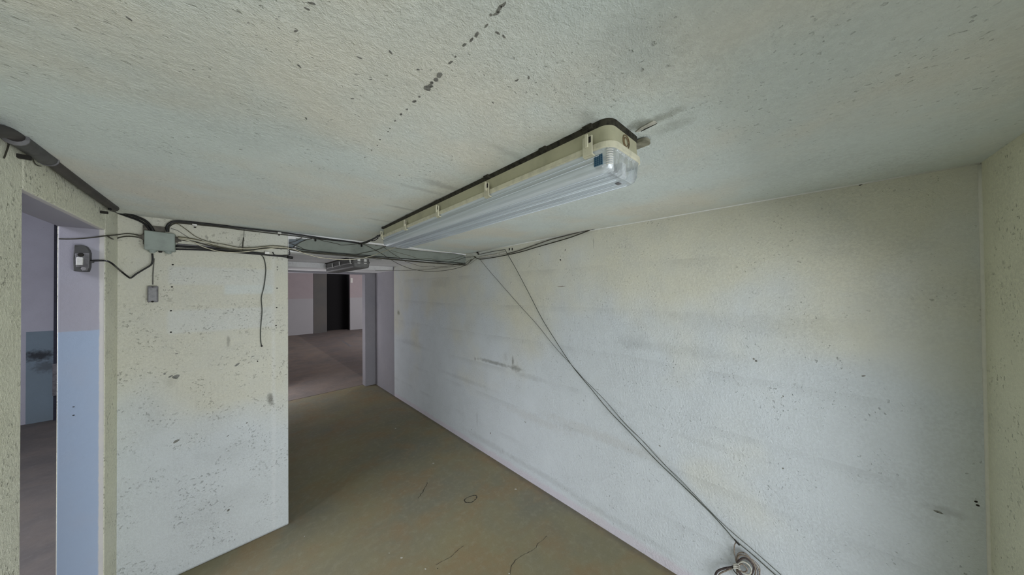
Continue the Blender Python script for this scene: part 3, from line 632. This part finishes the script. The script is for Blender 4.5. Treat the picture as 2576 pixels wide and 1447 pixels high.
# knot and bundle on the long wall
kn = empty('wire_knot', at(1194, 647, 0, 1.79))
c0 = at(1194, 647, 0, 1.785)
for k in range(4):
    t0 = k*.8; mtube('twist', [c0+Vector((-.002+.002*k, .012*math.cos(t+t0), .009*math.sin(t*1.3+t0))) for t in [q*.7 for q in range(10)]], .0018, M_hole if k % 2 else M_olive, kn, n=3)
tag(kn, 'knot of twisted wires where all wires meet on the long wall', 'wires')
p = at(1204, 636, 0, W); hk = empty('wall_hook', p)
disc('hook_head', (W-.012, p.y, p.z), 0, -1, .010, .010, M_hole, hk); disc('hook_plate', (W, p.y, p.z-.012), 0, -1, .012, .008, M_jback, hk)
tag(hk, 'round dark hook head with brown plate above the wire knot', 'hook')
wire('cable', [(1194, 647, 0, 1.785), (1206, 652, 0, 1.79), (1225, 650.5, 0, 1.79), (1250, 646.5, 0, 1.79), (1278, 641, 0, 1.79), (1310, 634, 0, 1.79), (1350, 622, 0, 1.79), (1385, 612, 0, 1.79), (1430, 599, 0, 1.79), (1466, 586, 0, 1.79), (1484, 579, 0, 1.79)], .0040, M_dkolive, 'lower dark cable rising along the long wall to the ceiling')
wire('cable', [(1275, 639, 0, 1.80), (1310, 629, 0, 1.80), (1350, 615, 0, 1.80), (1385, 603, 0, 1.80), (1420, 594, 0, 1.80), (1450, 586, 0, 1.80), (1484, 578, 0, 1.79), (1496, 575.5, 0, 1.795)], .0042, M_jback, 'brown-grey cable above the dark one splitting off to the ceiling')
wire('cable_trunking', [(1208, 647, 0, 1.80), (1240, 642, 0, 1.80), (1272, 635, 0, 1.80)], .0085, M_flake, 'short cream plastic pipe on the long wall next to the knot', 'conduit')
wire('cord', [(1202, 640, 0, 1.798), (1212, 639, 0, 1.798), (1240, 633, 0, 1.798), (1268, 628.5, 0, 1.798), (1271, 629, 0, 1.785), (1277, 640, 0, 1.775), (1300, 680, 0, 1.78), (1332, 741, 0, 1.785), (1363, 801, 0, 1.788), (1393, 850, 0, 1.79), (1436, 916, 0, 1.79), (1468, 956, 0, 1.79), (1486, 977, 0, 1.79), (1530, 1031, 0, 1.79), (1580, 1083, 0, 1.79), (1648, 1155, 0, 1.79), (1710, 1215, 0, 1.79), (1788, 1291, 0, 1.79), (1826, 1333, 0, 1.79), (1850, 1360, 0, 1.79), (1892, 1395, 0, 1.79), (1945, 1442, 0, 1.79), (2010, 1500, 0, 1.79)], .0026, M_cord, 'right, steeper of the two cords slanting down the long wall', 'cord')
wire('cord', [(1207, 652, 0, 1.79), (1228, 678, 0, 1.79), (1262, 717, 0, 1.79), (1305, 766, 0, 1.79), (1352, 818, 0, 1.79), (1395, 872, 0, 1.79), (1432, 912, 0, 1.79), (1466, 951, 0, 1.785), (1484, 969, 0, 1.785), (1526, 1012, 0, 1.785), (1570, 1063, 0, 1.785), (1612, 1105, 0, 1.785), (1666, 1164, 0, 1.785), (1712, 1208, 0, 1.785), (1786, 1286, 0, 1.785), (1826, 1325, 0, 1.785), (1860, 1355, 0, 1.785), (1900, 1389, 0, 1.785), (1965, 1447, 0, 1.785), (2030, 1505, 0, 1.785)], .0017, M_cord, 'left, shallower of the two cords slanting down the long wall', 'cord')
wire('cord', [(1530, 1020, 0, 1.783), (1580, 1075, 0, 1.783), (1635, 1127, 0, 1.783), (1700, 1200, 0, 1.783), (1778, 1280, 0, 1.783)], .0008, M_cord, 'hair-thin thread running beside the two slanting cords', 'cord')
# twine coil hanging from the cords
tw = empty('twine_coil', at(1852, 1365, 0, 1.785))
mtube('hanger', [at(u, v, 0, 1.785) for u, v in [(1853, 1363), (1848, 1372), (1847, 1390), (1850, 1402), (1853, 1418)]], .0024, M_twine, tw)
mtube('tie', [at(u, v, 0, 1.780) for u, v in [(1848, 1358), (1853, 1364), (1860, 1372)]], .0038, M_hole, tw)
rnd = random.Random(4)
def loop(pix, r, mat, dx): return mtube('twine_loop', [at(u, v, 0, 1.785-dx) for u, v in pix], r, mat, tw, sides=6, n=5)
loop([(1853, 1415), (1855, 1398), (1862, 1391), (1875, 1393), (1890, 1408), (1902, 1422), (1910, 1436), (1908, 1456), (1890, 1475), (1868, 1470), (1855, 1445), (1853, 1420)], .0032, M_twine, .002)
loop([(1854, 1414), (1858, 1400), (1868, 1397), (1882, 1403), (1896, 1418), (1901, 1440), (1893, 1460), (1872, 1462), (1858, 1440), (1854, 1420)], .0034, M_twine, .006)
loop([(1855, 1416), (1864, 1407), (1876, 1405), (1890, 1416), (1896, 1432), (1886, 1450), (1868, 1448), (1857, 1430), (1855, 1418)], .0040, M_twined, .010)
loop([(1856, 1420), (1868, 1413), (1882, 1420), (1890, 1434), (1884, 1446), (1868, 1440), (1857, 1426)], .0036, M_flake, .012)
loop([(1857, 1424), (1866, 1419), (1874, 1424), (1880, 1434), (1872, 1440), (1860, 1434), (1857, 1426)], .0030, M_twine, .015)
loop([(1884, 1404), (1900, 1413), (1911, 1428), (1911, 1445), (1905, 1460)], .0016, M_twine, .001)
loop([(1888, 1407), (1898, 1420), (1906, 1440), (1903, 1462)], .0018, M_twined, .003)
loop([(1852, 1420), (1848, 1424), (1840, 1427), (1820, 1431), (1806, 1437), (1800, 1447), (1801, 1465), (1812, 1480)], .0048, M_twined, .004)
loop([(1852, 1424), (1838, 1431), (1822, 1438), (1812, 1443), (1806, 1452), (1804, 1468)], .0034, M_twine, .006)
loop([(1842, 1425), (1846, 1436), (1853, 1444), (1860, 1455), (1866, 1470)], .0022, M_hole, .012)
loop([(1853, 1424), (1858, 1436), (1864, 1447), (1872, 1460)], .0028, M_twined, .014)
for k in range(3): loop([(1845, 1421+k*5), (1850, 1419+k*5), (1856, 1420+k*5), (1861, 1424+k*5)], .0036, M_flake, .016)
tag(tw, 'coiled hank of pale twine tied to the slanting cords', 'twine')

# ------------------------------------------------------------------ junction box
jy0, jy1 = Y1-.052, Y1-.004
jb = empty('junction_box', (-.283, Y1, 1.868))
bl, br_, tl, tr_ = (-.337, 1.868), (-.228, 1.866), (-.337, 1.975), (-.228, 1.968)
bm = bmesh.new(); prism(bm, [(-.337, jy0, 1.868), (-.228, jy0, 1.866), (-.228, jy0, 1.968), (-.337, jy0, 1.974)], (0, jy1-jy0, 0)); fin('case', bm, M_jbox, jb, bevel=.004)
bm = bmesh.new(); prism(bm, [(-.335, jy0-.004, 1.872), (-.230, jy0-.004, 1.870), (-.230, jy0-.004, 1.965), (-.335, jy0-.004, 1.971)], (0, .005, 0)); fin('lid', bm, M_jbox, jb, bevel=.002)
mbox('back_plate', (-.345, Y1-.018, 1.90), (-.268, Y1-.001, 2.006), M_jback, jb, bevel=.002)
def gland(p, d, r0, r1, h, mat):
    bm = bmesh.new(); d = Vector(d).normalized(); a, b = rot_frame(d); R = []
    for q, rr in ((0, r0), (.45, r0*.95), (.5, r1*1.15), (1, r1)):
        R.append([tuple(Vector(p)+d*h*q+a*rr*math.cos(2*math.pi*k/16)+b*rr*math.sin(2*math.pi*k/16)) for k in range(16)])
    loft(bm, R); return fin('gland', bm, mat, jb, smooth=False)
gland((-.337, Y1-.028, 1.938), (-1, 0, 0), .017, .009, .020, M_jback)
gland((-.228, Y1-.028, 1.937), (1, 0, 0), .017, .009, .022, M_jback)
gland((-.311, Y1-.028, 1.868), (0, 0, -1), .016, .010, .014, M_jbox)
gland((-.254, Y1-.028, 1.867), (0, 0, -1), .016, .011, .013, M_jbox)
gland((-.283, Y1-.028, 1.867), (0, 0, -1), .008, .006, .009, M_hole)
for x in (-.325, -.240):
    for z in (1.885, 1.955): pass
tag(jb, 'square grey-green junction box on the wall below the ceiling', 'box')
# wires left of the box going round the corner into the doorway
wire('wire', [(362, 595.5, 1, Y1-.030), (340, 590, 1, Y1-.030), (318, 588, 1, Y1-.014), (298, 590.5, 1, Y1-.008), (284, 592, 0, L+.010), (262, 594, 1, 2.33), (235, 597.5, 1, 2.33), (200, 600.5, 1, 2.325), (170, 601.5, 1, 2.325), (148, 601, 1, 2.325)], .0028, M_dkolive, 'upper dark wire from the junction box round the corner into the doorway', 'wire')
wire('wire', [(362, 601.5, 1, Y1-.030), (340, 596, 1, Y1-.030), (318, 595, 1, Y1-.018), (300, 598, 1, Y1-.010), (288, 602, 1, Y1-.008), (280, 600, 0, L+.010), (271, 594, 0, L+.008)], .0028, M_dkolive, 'lower dark wire from the junction box to the corner', 'wire')
wire('cable', [(383, 638, 1, Y1-.028), (384, 650, 1, Y1-.028), (383, 660, 1, Y1-.027), (378, 668, 1, Y1-.027), (360, 679, 1, Y1-.027), (342, 690, 1, Y1-.027), (329, 699.5, 1, Y1-.027), (320, 695, 1, Y1-.025), (305, 683, 1, Y1-.022), (290, 670, 0, L+.030), (280, 662, 0, L+.025), (270, 657, 0, L+.015), (262, 656, 1, 2.325), (245, 656, 1, 2.322), (228, 657, 1, 2.322)], .0038, M_black, 'black cable bending in a V from the junction box to the grey switch', n=4)
# hanging pull box
p = at(384, 716, 1, Y1-.006)
hb = empty('socket_box', (p.x, Y1, 1.578))
mbox('case', (-.329, Y1-.024, 1.580), (-.292, Y1-.001, 1.670), M_mgrey, hb, bevel=.004)
mbox('front_plate', (-.325, Y1-.027, 1.588), (-.296, Y1-.0235, 1.660), flat('light_grey_plate', (140, 140, 142), .5), hb, bevel=.002)
mtube('cord', [at(u, v, 1, Y1-.008) for u, v in [(388, 650), (386.5, 668), (385, 690), (384.5, 716)]], .0022, M_grey_, hb)
disc('screw', A(383.5, 759, 1, Y1-.028), 1, -1, .005, .002, M_hole, hb)
disc('screw', A(384, 722, 1, Y1-.028), 1, -1, .004, .002, M_dgrey, hb)
tag(hb, 'small grey box hanging by a thin cord below the junction box', 'box')
# grey switch on the door reveal
ys = YF
sw = empty('light_switch', at(205, 684, 1, ys))
def sp(u, v, y): return tuple(at(u, v, 1, y))
bm = bmesh.new(); prism(bm, [sp(u, v, ys-.030) for u, v in [(186, 616), (205, 615.5), (216, 619), (223, 628), (226, 636), (226, 650), (225, 672), (221, 684), (206, 684), (184, 682), (183, 650)]], (0, .0298, 0)); fin('case', bm, M_dgrey, sw, bevel=.003)
bm = bmesh.new(); prism(bm, [sp(u, v, ys-.034) for u, v in [(188, 638), (209, 637), (225, 637), (225, 650), (224, 672), (219, 682), (207, 682), (205, 672), (191, 672)]], (0, .005, 0)); fin('front_plate', bm, M_mgrey, sw, bevel=.002)
bm = bmesh.new(); prism(bm, [sp(u, v, ys-.040) for u, v in [(192, 647), (209, 648), (208, 667), (190, 667)]], (0, .009, 0)); o = fin('rocker', bm, M_clipw, sw, bevel=.002); o['label'] = 'white rocker'
disc('knob', sp(203, 641, ys-.034), 1, -1, .009, .004, M_hole, sw, 14); disc('screw_cap', sp(211, 676, ys-.034), 1, -1, .008, .003, flat('dusty_cap', (150, 148, 150), .6), sw, 14)
disc('cable_entry', sp(227, 659, ys-.020), 0, 1, .006, .010, M_dgrey, sw)
tag(sw, 'dark grey light switch with white rocker on the blue doorway side', 'switch')
